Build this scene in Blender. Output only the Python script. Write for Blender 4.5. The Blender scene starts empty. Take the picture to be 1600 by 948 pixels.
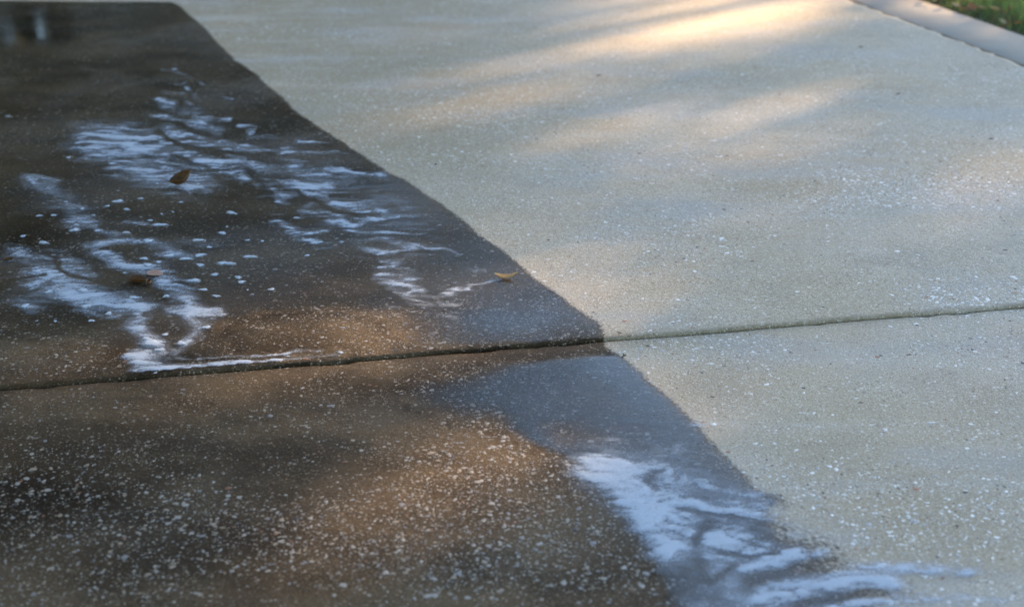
import bpy, bmesh, math, random
import numpy as np
from mathutils import Vector, Matrix

# ------------------------------------------------------------------ camera, sky, sun, exposure
scn = bpy.context.scene
COL = scn.collection
CAM_H, PITCH, LENS = 1.2, math.radians(23.1), 50.0
FPX = LENS / 36.0 * 1600.0
SUN_EL, SUN_AZ = math.radians(18.0), math.radians(45.0)      # azimuth measured from +Y towards +X

cam_d = bpy.data.cameras.new("camera")
cam_d.lens, cam_d.sensor_width, cam_d.sensor_fit = LENS, 36.0, 'HORIZONTAL'
cam_d.clip_start, cam_d.clip_end = 0.05, 2000.0
cam_d.dof.use_dof = True
cam_d.dof.focus_distance = 2.92
cam_d.dof.aperture_fstop = 3.2
cam = bpy.data.objects.new("camera", cam_d)
COL.objects.link(cam)
cam.location = (0, 0, CAM_H)
cam.rotation_euler = (math.pi / 2 - PITCH, 0, 0)
scn.camera = cam

world = bpy.data.worlds.new("World")
scn.world = world
world.use_nodes = True
wn = world.node_tree
for n in list(wn.nodes):
    wn.nodes.remove(n)
sky = wn.nodes.new('ShaderNodeTexSky')
sky.sky_type = 'NISHITA'
sky.sun_disc = False
sky.sun_elevation = SUN_EL
sky.sun_rotation = SUN_AZ
sky.air_density, sky.dust_density, sky.ozone_density = 1.0, 0.6, 1.5
bg = wn.nodes.new('ShaderNodeBackground')
bg.inputs['Strength'].default_value = 0.10
wo = wn.nodes.new('ShaderNodeOutputWorld')
wn.links.new(sky.outputs[0], bg.inputs[0])
wn.links.new(bg.outputs[0], wo.inputs[0])

sun_d = bpy.data.lights.new("sun", 'SUN')
sun_d.energy, sun_d.angle = 5.0, math.radians(0.5)
sun_d.color = (1.0, 0.66, 0.36)
sun = bpy.data.objects.new("sun", sun_d)
COL.objects.link(sun)
SUND = Vector((math.sin(SUN_AZ) * math.cos(SUN_EL), math.cos(SUN_AZ) * math.cos(SUN_EL), math.sin(SUN_EL)))
sun.rotation_euler = (-SUND).to_track_quat('-Z', 'Y').to_euler()
sun.location = SUND * 40

vs = scn.view_settings
vs.view_transform, vs.look, vs.gamma, vs.use_curve_mapping = 'Standard', 'None', 1.0, False
vs.exposure = 2.60
scn.cycles.use_denoising = True
scn.cycles.max_bounces = 8
scn.cycles.transparent_max_bounces = 24
scn.cycles.caustics_reflective = False

# ------------------------------------------------------------------ mapping between the photograph and the ground
SP, CP = math.sin(PITCH), math.cos(PITCH)
FAR_Z = 0.006                                                 # the far slab sits a little proud of the near one


def ground(px, py, z=0.0):
    x = (np.asarray(px, float) - 800.0) / FPX
    y = (474.0 - np.asarray(py, float)) / FPX
    t = (CAM_H - z) / (SP - y * CP)
    return t * x, t * (CP + y * SP)


def pixel(X, Y, z=0.0):
    X, Y = np.asarray(X, float), np.asarray(Y, float)
    dz = z - CAM_H
    d = Y * CP - dz * SP
    u = Y * SP + dz * CP
    d = np.where(d < 0.05, 0.05, d)
    return 800.0 + FPX * X / d, 474.0 - FPX * u / d


def P(px, py, z=0.0):
    x, y = ground(px, py, z)
    return Vector((float(x), float(y), z))


rng = np.random.default_rng(7)
random.seed(7)


def hash2(ix, iy, seed):
    h = (ix.astype(np.int64) * 374761393 + iy.astype(np.int64) * 668265263 + seed * 1442695041) & 0x7fffffff
    h = ((h ^ (h >> 13)) * 1274126177) & 0x7fffffff
    h = (h ^ (h >> 16)) & 0xffff
    return h / 65535.0


def vnoise(x, y, seed=0):
    x, y = np.asarray(x, float), np.asarray(y, float)
    ix, iy = np.floor(x), np.floor(y)
    fx, fy = x - ix, y - iy
    fx = fx * fx * (3 - 2 * fx)
    fy = fy * fy * (3 - 2 * fy)
    a, b = hash2(ix, iy, seed), hash2(ix + 1, iy, seed)
    c, d = hash2(ix, iy + 1, seed), hash2(ix + 1, iy + 1, seed)
    return (a * (1 - fx) + b * fx) * (1 - fy) + (c * (1 - fx) + d * fx) * fy


def fbm(x, y, seed=0, octaves=4):
    s, a, n = 0.0, 0.5, 0.0
    for k in range(octaves):
        s = s + a * vnoise(x * 2 ** k + 17.3 * k, y * 2 ** k - 9.1 * k, seed + k)
        n += a
        a *= 0.5
    return s / n


def sstep(a, b, x):
    t = np.clip((x - a) / (b - a), 0, 1)
    return t * t * (3 - 2 * t)


def seg_dist(px, py, pts, ys=1.0):
    d = np.full(np.shape(px), 1e9)
    pts = [(p[0], p[1] * ys) for p in pts]
    py = py * ys
    if len(pts) == 1:
        return np.hypot(px - pts[0][0], py - pts[0][1])
    for (x0, y0), (x1, y1) in zip(pts[:-1], pts[1:]):
        dx, dy = x1 - x0, y1 - y0
        t = np.clip(((px - x0) * dx + (py - y0) * dy) / (dx * dx + dy * dy + 1e-12), 0, 1)
        d = np.minimum(d, np.hypot(px - x0 - t * dx, py - y0 - t * dy))
    return d


def poly_sdf(px, py, pts):
    d = seg_dist(px, py, list(pts) + [pts[0]])
    inside = np.zeros(np.shape(px), bool)
    n = len(pts)
    for i in range(n):
        x0, y0 = pts[i]
        x1, y1 = pts[(i + 1) % n]
        if y0 == y1:
            continue
        c = (y0 > py) != (y1 > py)
        xi = (x1 - x0) * (py - y0) / (y1 - y0) + x0
        inside ^= c & (px < xi)
    return np.where(inside, d, -d)


# ------------------------------------------------------------------ object helpers
def tag(o, label=None, cat=None, group=None, kind=None):
    if label: o['label'] = label
    if cat: o['category'] = cat
    if group: o['group'] = group
    if kind: o['kind'] = kind
    return o


def link(name, me, parent=None):
    o = bpy.data.objects.new(name, me)
    COL.objects.link(o)
    if parent is not None:
        o.parent = parent
    return o


def empty(name, loc, rz=0.0):
    o = bpy.data.objects.new(name, None)
    o.empty_display_size = 0.05
    COL.objects.link(o)
    o.location = loc
    o.rotation_euler = (0, 0, rz)
    return o


def mesh_np(name, verts, faces, mats, smooth=False, mat_idx=None, attrs=None):
    """verts (n,3); faces: (m,k) array, k constant"""
    me = bpy.data.meshes.new(name)
    verts = np.asarray(verts, np.float32)
    faces = np.asarray(faces, np.int32)
    m, k = faces.shape
    me.vertices.add(len(verts))
    me.vertices.foreach_set('co', verts.ravel())
    me.loops.add(m * k)
    me.loops.foreach_set('vertex_index', faces.ravel())
    me.polygons.add(m)
    me.polygons.foreach_set('loop_start', np.arange(0, m * k, k, dtype=np.int32))
    me.polygons.foreach_set('loop_total', np.full(m, k, np.int32))
    for mt in (mats if isinstance(mats, (list, tuple)) else [mats]):
        me.materials.append(mt)
    if mat_idx is not None:
        me.polygons.foreach_set('material_index', np.asarray(mat_idx, np.int32))
    if smooth:
        me.polygons.foreach_set('use_smooth', np.ones(m, bool))
    for an, av in (attrs or {}).items():
        a = me.attributes.new(an, 'FLOAT', 'POINT')
        a.data.foreach_set('value', np.asarray(av, np.float32))
    me.update()
    me.validate()
    return me


def grid_faces(nr, nc):
    i = np.arange(nr * nc).reshape(nr, nc)
    return np.stack([i[:-1, :-1], i[:-1, 1:], i[1:, 1:], i[1:, :-1]], -1).reshape(-1, 4)


def bm_mesh(name, bm, mats, smooth=True):
    me = bpy.data.meshes.new(name)
    bm.to_mesh(me)
    bm.free()
    for mt in (mats if isinstance(mats, (list, tuple)) else [mats]):
        me.materials.append(mt)
    if smooth:
        me.polygons.foreach_set('use_smooth', np.ones(len(me.polygons), bool))
    return me


# ------------------------------------------------------------------ materials
class NT:
    def __init__(self, name):
        self.m = bpy.data.materials.new(name)
        self.m.use_nodes = True
        self.t = self.m.node_tree
        for n in list(self.t.nodes):
            self.t.nodes.remove(n)
        self.out = self.n('ShaderNodeOutputMaterial')

    def n(self, typ, **kw):
        x = self.t.nodes.new(typ)
        for k, v in kw.items():
            setattr(x, k, v)
        return x

    def l(self, a, b):
        self.t.links.new(a, b)

    def pos(self):
        return self.n('ShaderNodeNewGeometry').outputs['Position']

    def noise(self, scale, detail=3, rough=0.55, vec=None, dist=0.0):
        x = self.n('ShaderNodeTexNoise')
        x.inputs['Scale'].default_value = scale
        x.inputs['Detail'].default_value = detail
        x.inputs['Roughness'].default_value = rough
        x.inputs['Distortion'].default_value = dist
        self.l(vec if vec is not None else self.pos(), x.inputs['Vector'])
        return x.outputs['Fac']

    def ramp(self, fac, a, b, lo=0.0, hi=1.0):
        x = self.n('ShaderNodeMapRange')
        x.interpolation_type = 'SMOOTHSTEP'
        self.l(fac, x.inputs['Value'])
        x.inputs['From Min'].default_value = a
        x.inputs['From Max'].default_value = b
        x.inputs['To Min'].default_value = lo
        x.inputs['To Max'].default_value = hi
        return x.outputs['Result']

    def math(self, op, a, b=None):
        x = self.n('ShaderNodeMath', operation=op)
        for i, v in enumerate((a, b)):
            if v is None: continue
            if isinstance(v, (int, float)):
                x.inputs[i].default_value = v
            else:
                self.l(v, x.inputs[i])
        return x.outputs[0]

    def mix(self, fac, a, b, blend='MIX'):
        x = self.n('ShaderNodeMix', data_type='RGBA', blend_type=blend)
        for s, v in ((x.inputs[0], fac), (x.inputs[6], a), (x.inputs[7], b)):
            if isinstance(v, (int, float)):
                s.default_value = v
            elif isinstance(v, tuple):
                s.default_value = (*v, 1.0)
            else:
                self.l(v, s)
        return x.outputs[2]

    def attr(self, name):
        return self.n('ShaderNodeAttribute', attribute_name=name).outputs['Fac']

    def bump(self, h, strength, dist, normal=None):
        x = self.n('ShaderNodeBump')
        x.inputs['Strength'].default_value = strength
        x.inputs['Distance'].default_value = dist
        self.l(h, x.inputs['Height'])
        if normal is not None:
            self.l(normal, x.inputs['Normal'])
        return x.outputs['Normal']

    def principled(self, color, rough, normal=None, spec=0.5):
        x = self.n('ShaderNodeBsdfPrincipled')
        for s, v in ((x.inputs['Base Color'], color), (x.inputs['Roughness'], rough), (x.inputs['Specular IOR Level'], spec)):
            if isinstance(v, (int, float)):
                s.default_value = v
            elif isinstance(v, tuple):
                s.default_value = (*v, 1.0)
            else:
                self.l(v, s)
        if normal is not None:
            self.l(normal, x.inputs['Normal'])
        return x

    def done(self, shader):
        self.l(shader, self.out.inputs['Surface'])
        return self.m


def stretched(N, sx, sy, rot=0.0):
    mp = N.n('ShaderNodeMapping')
    mp.inputs['Scale'].default_value = (sx, sy, 1.0)
    mp.inputs['Rotation'].default_value = (0, 0, rot)
    N.l(N.pos(), mp.inputs['Vector'])
    return mp.outputs['Vector']


def concrete_material():
    N = NT('shell_concrete')
    big = N.noise(1.3, 4, 0.55)
    mid = N.noise(6.0, 4, 0.6)
    blot = N.noise(4.2, 5, 0.6, stretched(N, 0.8, 1.25, 0.2))
    sweep = N.noise(5.0, 4, 0.6, stretched(N, 0.35, 1.6, 0.35))
    fine = N.noise(260.0, 3, 0.7)
    grit = N.noise(700.0, 2, 0.7)
    c = N.mix(N.ramp(big, 0.35, 0.66), (0.425, 0.350, 0.240), (0.475, 0.422, 0.338))
    c = N.mix(N.attr('tan'), c, (0.285, 0.236, 0.150))  # tan staining, its top-left darkening painted in for light falloff
    c = N.mix(N.ramp(mid, 0.42, 0.75, 0.0, 0.5), c, (0.33, 0.285, 0.215))
    c = N.mix(N.ramp(sweep, 0.5, 0.75, 0.0, 0.45), c, (0.47, 0.44, 0.385))
    # sand grains: light and dark specks
    c = N.mix(N.ramp(fine, 0.54, 0.66, 0.0, 0.75), c, (0.66, 0.60, 0.50))
    c = N.mix(N.ramp(fine, 0.45, 0.33, 0.0, 0.7), c, (0.17, 0.145, 0.11))
    c = N.mix(N.ramp(grit, 0.40, 0.25, 0.0, 0.6), c, (0.12, 0.10, 0.08))
    # rusty stains
    rust = N.ramp(N.noise(1.9, 5, 0.6, stretched(N, 0.7, 1.3, 0.3)), 0.62, 0.78, 0.0, 0.4)
    c = N.mix(rust, c, (0.33, 0.20, 0.11))
    # soft dark blotches of old grime
    grime = N.ramp(N.noise(3.1, 5, 0.62, stretched(N, 0.8, 1.2, -0.4)), 0.56, 0.80, 0.0, 0.35)
    c = N.mix(grime, c, (0.20, 0.175, 0.135))
    cool = N.ramp(N.noise(2.4, 4, 0.6, stretched(N, 0.6, 1.5, 0.15)), 0.50, 0.68, 0.0, 0.55)
    c = N.mix(cool, c, (0.37, 0.36, 0.335))
    warm = N.ramp(N.noise(1.6, 5, 0.62, stretched(N, 0.55, 1.6, 0.25)), 0.52, 0.74, 0.0, 0.55)
    c = N.mix(warm, c, (0.43, 0.325, 0.215))
    tyre = N.ramp(N.noise(7.0, 3, 0.6, stretched(N, 0.10, 1.6, 0.0)), 0.58, 0.75, 0.0, 0.16)
    c = N.mix(tyre, c, (0.24, 0.215, 0.18))
    # pits
    vor = N.n('ShaderNodeTexVoronoi')
    vor.inputs['Scale'].default_value = 75.0
    N.l(N.pos(), vor.inputs['Vector'])
    pit = N.math('MULTIPLY', N.ramp(vor.outputs['Distance'], 0.16, 0.06), N.ramp(N.noise(40.0, 1), 0.58, 0.64))
    c = N.mix(N.math('MULTIPLY', pit, 0.75), c, (0.07, 0.058, 0.045))
    # mould and dirt along the joint
    lip = N.attr('lip')
    c = N.mix(N.math('MULTIPLY', lip, N.ramp(N.noise(55.0, 4, 0.7), 0.25, 0.6, 0.55, 1.0)), c, (0.175, 0.138, 0.078))
    # wet
    edge = N.math('ADD', N.attr('wet'), N.ramp(N.noise(140.0, 3, 0.6), 0.2, 0.8, -0.006, 0.006))
    wet = N.ramp(edge, -0.005, 0.006)
    wcol = N.mix(1.0, c, N.mix(N.ramp(blot, 0.36, 0.66), (0.125, 0.104, 0.083), (0.285, 0.234, 0.180)), 'MULTIPLY')
    wcol = N.mix(N.attr('soak_shade'), wcol, N.mix(1.0, wcol, (0.30, 0.27, 0.24), 'MULTIPLY'))  # soaked concrete, plus lower-left light falloff painted into the colour
    c2 = N.mix(wet, c, wcol)
    # single sand grains and shell crumbs, which stay pale when the cement round them darkens
    patchy = N.ramp(N.noise(9.0, 3, 0.6), 0.35, 0.65, 0.35, 1.0)
    for sc, lo, hi, dark, light, wl in ((430.0, 0.20, 0.80, (0.15, 0.12, 0.085), (0.62, 0.555, 0.45), (0.27, 0.215, 0.15)), (240.0, 0.08, 0.88, (0.10, 0.08, 0.06), (0.70, 0.66, 0.58), (0.36, 0.30, 0.22)), (135.0, 0.05, 0.94, (0.12, 0.09, 0.06), (0.72, 0.69, 0.63), (0.42, 0.37, 0.30))):
        vg = N.n('ShaderNodeTexVoronoi')
        vg.inputs['Scale'].default_value = sc
        N.l(N.pos(), vg.inputs['Vector'])
        sep = N.n('ShaderNodeSeparateColor')
        N.l(vg.outputs['Color'], sep.inputs[0])
        body = N.math('MULTIPLY', N.ramp(vg.outputs['Distance'], 0.60, 0.30), patchy)
        dk = N.mix(wet, dark, (0.022, 0.017, 0.012))
        c2 = N.mix(N.math('MULTIPLY', body, N.ramp(sep.outputs[0], lo, lo - 0.04, 0.0, 0.6)), c2, dk)
        c2 = N.mix(N.math('MULTIPLY', body, N.ramp(sep.outputs[0], hi, hi + 0.04, 0.0, 0.75)), c2, N.mix(wet, light, N.mix(N.attr('soak_shade'), wl, N.mix(1.0, wl, (0.5, 0.5, 0.5), 'MULTIPLY'))))
    rough = N.ramp(wet, 0.0, 1.0, 0.92, 0.50)
    h = N.math('ADD', N.math('MULTIPLY', fine, 0.6), N.math('MULTIPLY', N.noise(90.0, 3), 0.7))
    h = N.math('SUBTRACT', h, N.math('MULTIPLY', pit, 0.8))
    nrm = N.bump(h, 0.7, 0.0026)
    p = N.principled(c2, rough, nrm, N.ramp(wet, 0.0, 1.0, 0.2, 0.05))
    return N.done(p.outputs[0])


def strip_material():
    N = NT('smooth_concrete')
    a = N.noise(4.0, 4)
    c = N.mix(N.ramp(a, 0.3, 0.7), (0.30, 0.268, 0.220), (0.36, 0.322, 0.262))
    c = N.mix(N.ramp(N.noise(180.0, 3, 0.7), 0.55, 0.75, 0, 0.4), c, (0.45, 0.43, 0.38))
    nrm = N.bump(N.noise(160.0, 3), 0.4, 0.002)
    return N.done(N.principled(c, 0.9, nrm, 0.3).outputs[0])


def film_material():
    N = NT('water_film')
    ripple = N.noise(34.0, 3, 0.6, stretched(N, 0.35, 1.0, 0.25), 0.6)
    sand = N.noise(230.0, 2, 0.6)
    pool = N.ramp(N.noise(2.3, 3, 0.5), 0.35, 0.65)          # deeper, smoother water here and there
    h = N.math('ADD', N.math('MULTIPLY', ripple, 0.5), N.math('MULTIPLY', N.math('MULTIPLY', sand, N.math('SUBTRACT', 1.0, N.math('MULTIPLY', pool, 0.7))), 0.55))
    nrm = N.bump(N.math('MULTIPLY', h, N.ramp(N.attr('calm'), 0, 1, 1.0, 0.08)), 0.6, 0.0026)
    fr = N.n('ShaderNodeFresnel')
    fr.inputs['IOR'].default_value = 1.34
    N.l(nrm, fr.inputs['Normal'])
    gl = N.n('ShaderNodeBsdfGlossy')
    gl.inputs['Color'].default_value = (1, 1, 1, 1)
    calm = N.attr('calm')
    N.l(N.math('MULTIPLY', N.ramp(pool, 0, 1, 0.32, 0.12), N.ramp(calm, 0, 1, 1.0, 0.10)), gl.inputs['Roughness'])
    N.l(nrm, gl.inputs['Normal'])
    tr = N.n('ShaderNodeBsdfTransparent')
    tr.inputs['Color'].default_value = (0.86, 0.88, 0.90, 1)
    mx = N.n('ShaderNodeMixShader')
    depth = N.attr('depth')
    tr.inputs['Color'].default_value = (1, 1, 1, 1)
    N.l(N.mix(depth, (1.0, 1.0, 1.0), (0.94, 0.95, 0.96)), tr.inputs['Color'])
    N.l(N.math('MULTIPLY', fr.outputs[0], depth), mx.inputs[0])
    N.l(tr.outputs[0], mx.inputs[1])
    N.l(gl.outputs[0], mx.inputs[2])
    return N.done(mx.outputs[0])


def foam_material(solid=False):
    N = NT('foam_bubble_white' if solid else 'soap_foam_white')
    bub = N.noise(420.0, 3, 0.7)
    c = N.mix(N.ramp(bub, 0.3, 0.7), (0.33, 0.39, 0.46) if solid else (0.42, 0.49, 0.57), (0.44, 0.50, 0.57) if solid else (0.54, 0.61, 0.69))
    nrm = N.bump(N.math('ADD', bub, N.noise(120.0, 3)), 0.5, 0.0015)
    d = N.principled(c, 0.8, nrm, 0.15)
    if solid:
        return N.done(d.outputs[0])
    lace = N.noise(95.0, 5, 0.72, stretched(N, 0.6, 1.15, 0.12), 0.8)
    holes = N.noise(300.0, 3, 0.7)
    a = N.attr('foam')
    v = N.math('ADD', a, N.math('MULTIPLY', N.math('SUBTRACT', lace, 0.5), 1.1))
    cel = N.n('ShaderNodeTexVoronoi')
    cel.inputs['Scale'].default_value = 210.0
    N.l(N.pos(), cel.inputs['Vector'])
    v = N.math('ADD', v, N.math('MULTIPLY', N.math('SUBTRACT', holes, 0.5), 0.7))
    v = N.math('ADD', v, N.math('MULTIPLY', N.math('SUBTRACT', 0.42, cel.outputs['Distance']), 0.55))
    alpha = N.math('MULTIPLY', N.math('ADD', N.ramp(v, 0.25, 1.0, 0.0, 0.36), N.ramp(a, 0.05, 1.05, 0.0, 0.46)), N.ramp(a, 0.03, 0.2))
    tr = N.n('ShaderNodeBsdfTransparent')
    mx = N.n('ShaderNodeMixShader')
    N.l(alpha, mx.inputs[0])
    N.l(tr.outputs[0], mx.inputs[1])
    N.l(d.outputs[0], mx.inputs[2])
    return N.done(mx.outputs[0])


def simple(name, col, rough=0.7, col2=None, scale=60.0, spec=0.4, bump=0.0):
    N = NT(name)
    c = col
    nz = N.noise(scale, 4, 0.6)
    if col2:
        c = N.mix(N.ramp(nz, 0.35, 0.65), col, col2)
    nrm = N.bump(nz, bump, 0.003) if bump else None
    return N.done(N.principled(c, rough, nrm, spec).outputs[0])


def leaf_material(name, col, col2, back, trans=0.35, scale=180.0, rough=0.5):
    N = NT(name)
    c = N.mix(N.ramp(N.noise(scale, 4, 0.6), 0.35, 0.68), col, col2)
    geo = N.n('ShaderNodeNewGeometry')
    c = N.mix(N.math('MULTIPLY', geo.outputs['Backfacing'], 0.8), c, back)
    p = N.principled(c, rough, None, 0.4)
    t = N.n('ShaderNodeBsdfTranslucent')
    N.l(c, t.inputs['Color'])
    mx = N.n('ShaderNodeMixShader')
    mx.inputs[0].default_value = trans
    N.l(p.outputs[0], mx.inputs[1])
    N.l(t.outputs[0], mx.inputs[2])
    return N.done(mx.outputs[0])


M_CONC = concrete_material()
M_STRIP = strip_material()
M_FILM = film_material()
M_FOAM = foam_material()
M_CHIP = [simple('shell_white', (0.80, 0.78, 0.74), 0.5, (0.66, 0.63, 0.58), 300),
          simple('shell_cream', (0.56, 0.48, 0.38), 0.55, (0.48, 0.40, 0.30), 300),
          simple('shell_grey', (0.42, 0.41, 0.39), 0.6, (0.34, 0.33, 0.31), 300),
          simple('shell_rust', (0.40, 0.20, 0.10), 0.6, (0.30, 0.16, 0.09), 300),
          simple('stone_dark', (0.08, 0.07, 0.06), 0.7, (0.13, 0.11, 0.09), 300)]
M_CHIP += [simple('wet_shell_white', (0.36, 0.325, 0.27), 0.4, (0.22, 0.20, 0.165), 300), simple('wet_shell_cream', (0.30, 0.24, 0.17), 0.4, (0.24, 0.19, 0.13), 300),
           simple('wet_shell_grey', (0.21, 0.20, 0.19), 0.4, (0.16, 0.15, 0.14), 300), simple('wet_shell_rust', (0.22, 0.10, 0.05), 0.4, (0.16, 0.08, 0.04), 300),
           simple('wet_stone_dark', (0.03, 0.026, 0.022), 0.4, (0.05, 0.04, 0.03), 300)]
M_SOIL = simple('soil', (0.055, 0.042, 0.028), 0.95, (0.10, 0.078, 0.05), 30, 0.2, 0.6)
M_LAWN = simple('lawn_ground', (0.035, 0.06, 0.015), 0.95, (0.06, 0.085, 0.025), 12, 0.2, 0.5)
M_GRASS = leaf_material('grass_blade', (0.10, 0.20, 0.065), (0.16, 0.26, 0.10), (0.13, 0.23, 0.08), 0.45, 25)
M_GRASSDRY = leaf_material('dry_grass_blade', (0.20, 0.13, 0.05), (0.15, 0.12, 0.04), (0.2, 0.14, 0.06), 0.3, 25)
M_TREE = leaf_material('tree_leaf', (0.040, 0.060, 0.024), (0.065, 0.085, 0.036), (0.065, 0.085, 0.04), 0.2, 3)
M_BARK = simple('bark', (0.09, 0.07, 0.05), 0.95, (0.16, 0.13, 0.10), 14, 0.2, 0.8)
M_BROWN = leaf_material('brown_leaf', (0.075, 0.034, 0.010), (0.15, 0.075, 0.018), (0.20, 0.15, 0.07), 0.25)
M_DARKLEAF = leaf_material('wet_brown_leaf', (0.095, 0.042, 0.014), (0.17, 0.075, 0.024), (0.05, 0.025, 0.012), 0.2)
M_PALE = leaf_material('pale_leaf_back', (0.40, 0.22, 0.14), (0.42, 0.33, 0.28), (0.40, 0.26, 0.18), 0.2)
M_TAN = leaf_material('tan_leaf', (0.60, 0.40, 0.20), (0.66, 0.55, 0.32), (0.60, 0.47, 0.28), 0.3)
M_ORANGE = leaf_material('orange_leaf', (0.36, 0.14, 0.05), (0.42, 0.22, 0.10), (0.30, 0.16, 0.08), 0.3, 40)
M_TWIG = simple('dark_twig', (0.030, 0.020, 0.012), 0.8, (0.075, 0.052, 0.034), 200)

# ------------------------------------------------------------------ wet outline (drawn on the photograph, carried to the ground)
WET_PX = [(-500, 3), (-50, 3), (120, 3), (268, 3), (285, 12), (300, 27), (330, 55), (348, 75), (366, 93), (400, 116), (430, 143),
          (470, 178), (510, 206), (560, 238), (600, 265), (650, 292), (700, 325), (740, 358), (790, 395), (830, 430),
          (860, 452), (900, 482), (938, 504), (943, 522), (947, 537), (962, 550), (986, 566), (1012, 591), (1050, 626),
          (1088, 662), (1118, 698), (1158, 733), (1190, 768), (1215, 806), (1255, 838), (1300, 866), (1335, 892),
          (1390, 930), (1450, 985), (1600, 1200), (-700, 1200)]
WET_G = [P(x, y, FAR_Z if y < 545 and x > 0 else 0) for x, y in WET_PX]
WET_G = [(v.x, v.y) for v in WET_G]


def wet_field(X, Y):
    d = poly_sdf(X, Y, WET_G)
    px, py = pixel(X, Y)
    d = d + (fbm(X * 14, Y * 14, 3, 3) - 0.5) * 0.016
    # the run-off at the bottom right soaks away in ragged fingers
    rag = sstep(1130, 1230, px) * sstep(720, 800, py)
    d = d + rag * ((fbm(X * 9, Y * 20, 11, 5) - 0.5) * 0.16 + 0.004)
    return d * (1 - 0.88 * rag)


def tan_shade_field(X, Y):
    """tan-stained concrete in broad patches, with light falloff painted in on the far left half"""
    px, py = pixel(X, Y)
    f = 0.95 * sstep(1050, 550, px) * sstep(420, 180, py)  # darker towards the top left, painting the falloff of light
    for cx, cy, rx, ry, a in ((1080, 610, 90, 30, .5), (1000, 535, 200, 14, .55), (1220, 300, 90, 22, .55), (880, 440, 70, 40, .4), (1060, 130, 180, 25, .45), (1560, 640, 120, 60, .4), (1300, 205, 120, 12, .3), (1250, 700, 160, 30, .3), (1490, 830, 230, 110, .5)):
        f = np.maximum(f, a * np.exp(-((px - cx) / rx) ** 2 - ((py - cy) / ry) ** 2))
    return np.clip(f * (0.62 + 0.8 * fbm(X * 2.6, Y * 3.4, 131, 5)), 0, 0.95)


FILM_UP = [(-300, -14), (-50, -14), (120, -14), (310, -12), (335, 5), (370, 40), (405, 75), (440, 100), (470, 128), (510, 165), (550, 190), (600, 222),
           (640, 250), (690, 277), (740, 310), (780, 343), (830, 380), (870, 415), (900, 437), (940, 467), (980, 490),
           (985, 515), (985, 536), (938, 538), (850, 538), (760, 541), (690, 545), (640, 538), (600, 505), (540, 488), (480, 488), (410, 492), (360, 505),
           (345, 525), (370, 545), (450, 545), (530, 548), (540, 557), (480, 568), (390, 576), (320, 583), (255, 588),
           (215, 582), (200, 562), (190, 546), (140, 541), (80, 533), (30, 522), (-10, 507), (-120, 480), (-300, 450)]
FILM_LOW = [(1000, 545), (1030, 555), (1060, 580), (1090, 610), (1130, 645), (1160, 680), (1195, 715), (1230, 750), (1260, 785),
            (1290, 815), (1340, 850), (1380, 875), (1420, 960), (1300, 1060), (1090, 1060), (1072, 980), (1052, 930), (1034, 890), (1012, 850), (985, 805),
            (935, 754), (885, 719), (828, 694), (770, 668), (690, 655), (640, 640), (628, 612), (660, 590), (760, 572), (860, 561), (920, 556)]
FILM_G = [[(p.x, p.y) for p in (P(x, y, z) for x, y in pts)] for pts, z in ((FILM_UP, FAR_Z), (FILM_LOW, 0.0))]


def film_sdf(X, Y, k):
    return poly_sdf(X, Y, FILM_G[k]) + (fbm(X * 9, Y * 9, 5 + 4 * k, 4) - 0.5) * 0.05


def soak_shade_field(X, Y):
    """concrete soaked through: along the rim of the standing water and in damp grime patches, with light falloff painted in at lower left"""
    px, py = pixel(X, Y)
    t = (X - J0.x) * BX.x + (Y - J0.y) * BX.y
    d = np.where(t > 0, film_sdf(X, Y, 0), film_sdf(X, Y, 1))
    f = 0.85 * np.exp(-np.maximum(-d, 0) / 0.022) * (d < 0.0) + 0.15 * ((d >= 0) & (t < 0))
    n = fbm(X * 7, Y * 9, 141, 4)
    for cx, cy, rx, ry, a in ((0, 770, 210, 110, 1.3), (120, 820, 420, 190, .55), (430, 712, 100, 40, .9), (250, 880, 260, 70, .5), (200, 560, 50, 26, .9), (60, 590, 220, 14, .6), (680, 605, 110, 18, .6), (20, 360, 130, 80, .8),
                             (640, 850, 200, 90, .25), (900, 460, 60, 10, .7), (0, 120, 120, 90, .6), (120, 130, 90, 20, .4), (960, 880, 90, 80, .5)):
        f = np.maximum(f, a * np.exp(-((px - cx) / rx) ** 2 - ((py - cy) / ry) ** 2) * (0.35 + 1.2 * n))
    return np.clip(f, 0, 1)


# ------------------------------------------------------------------ slabs
A0, A1 = P(0, 609), P(1600, 480)                              # the joint
AX = (A1 - A0).normalized()
BX = Vector((-AX.y, AX.x, 0))
J0 = A0
E0, E1 = P(1600, 104, FAR_Z), P(1330, 2, FAR_Z)               # right edge of the driveway
ED = (E1 - E0).normalized()


def st(v):
    d = v - J0
    return d.dot(AX), d.dot(BX)


es, et = st(E0)
es1, et1 = st(E1)
ESL = (es1 - es) / (et1 - et)


def s_edge(t):
    return es + (t - et) * ESL


def joint_wobble(s):
    return (fbm(s * 3.0, s * 0 + 2.2, 21, 4) - 0.5) * 0.012


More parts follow.
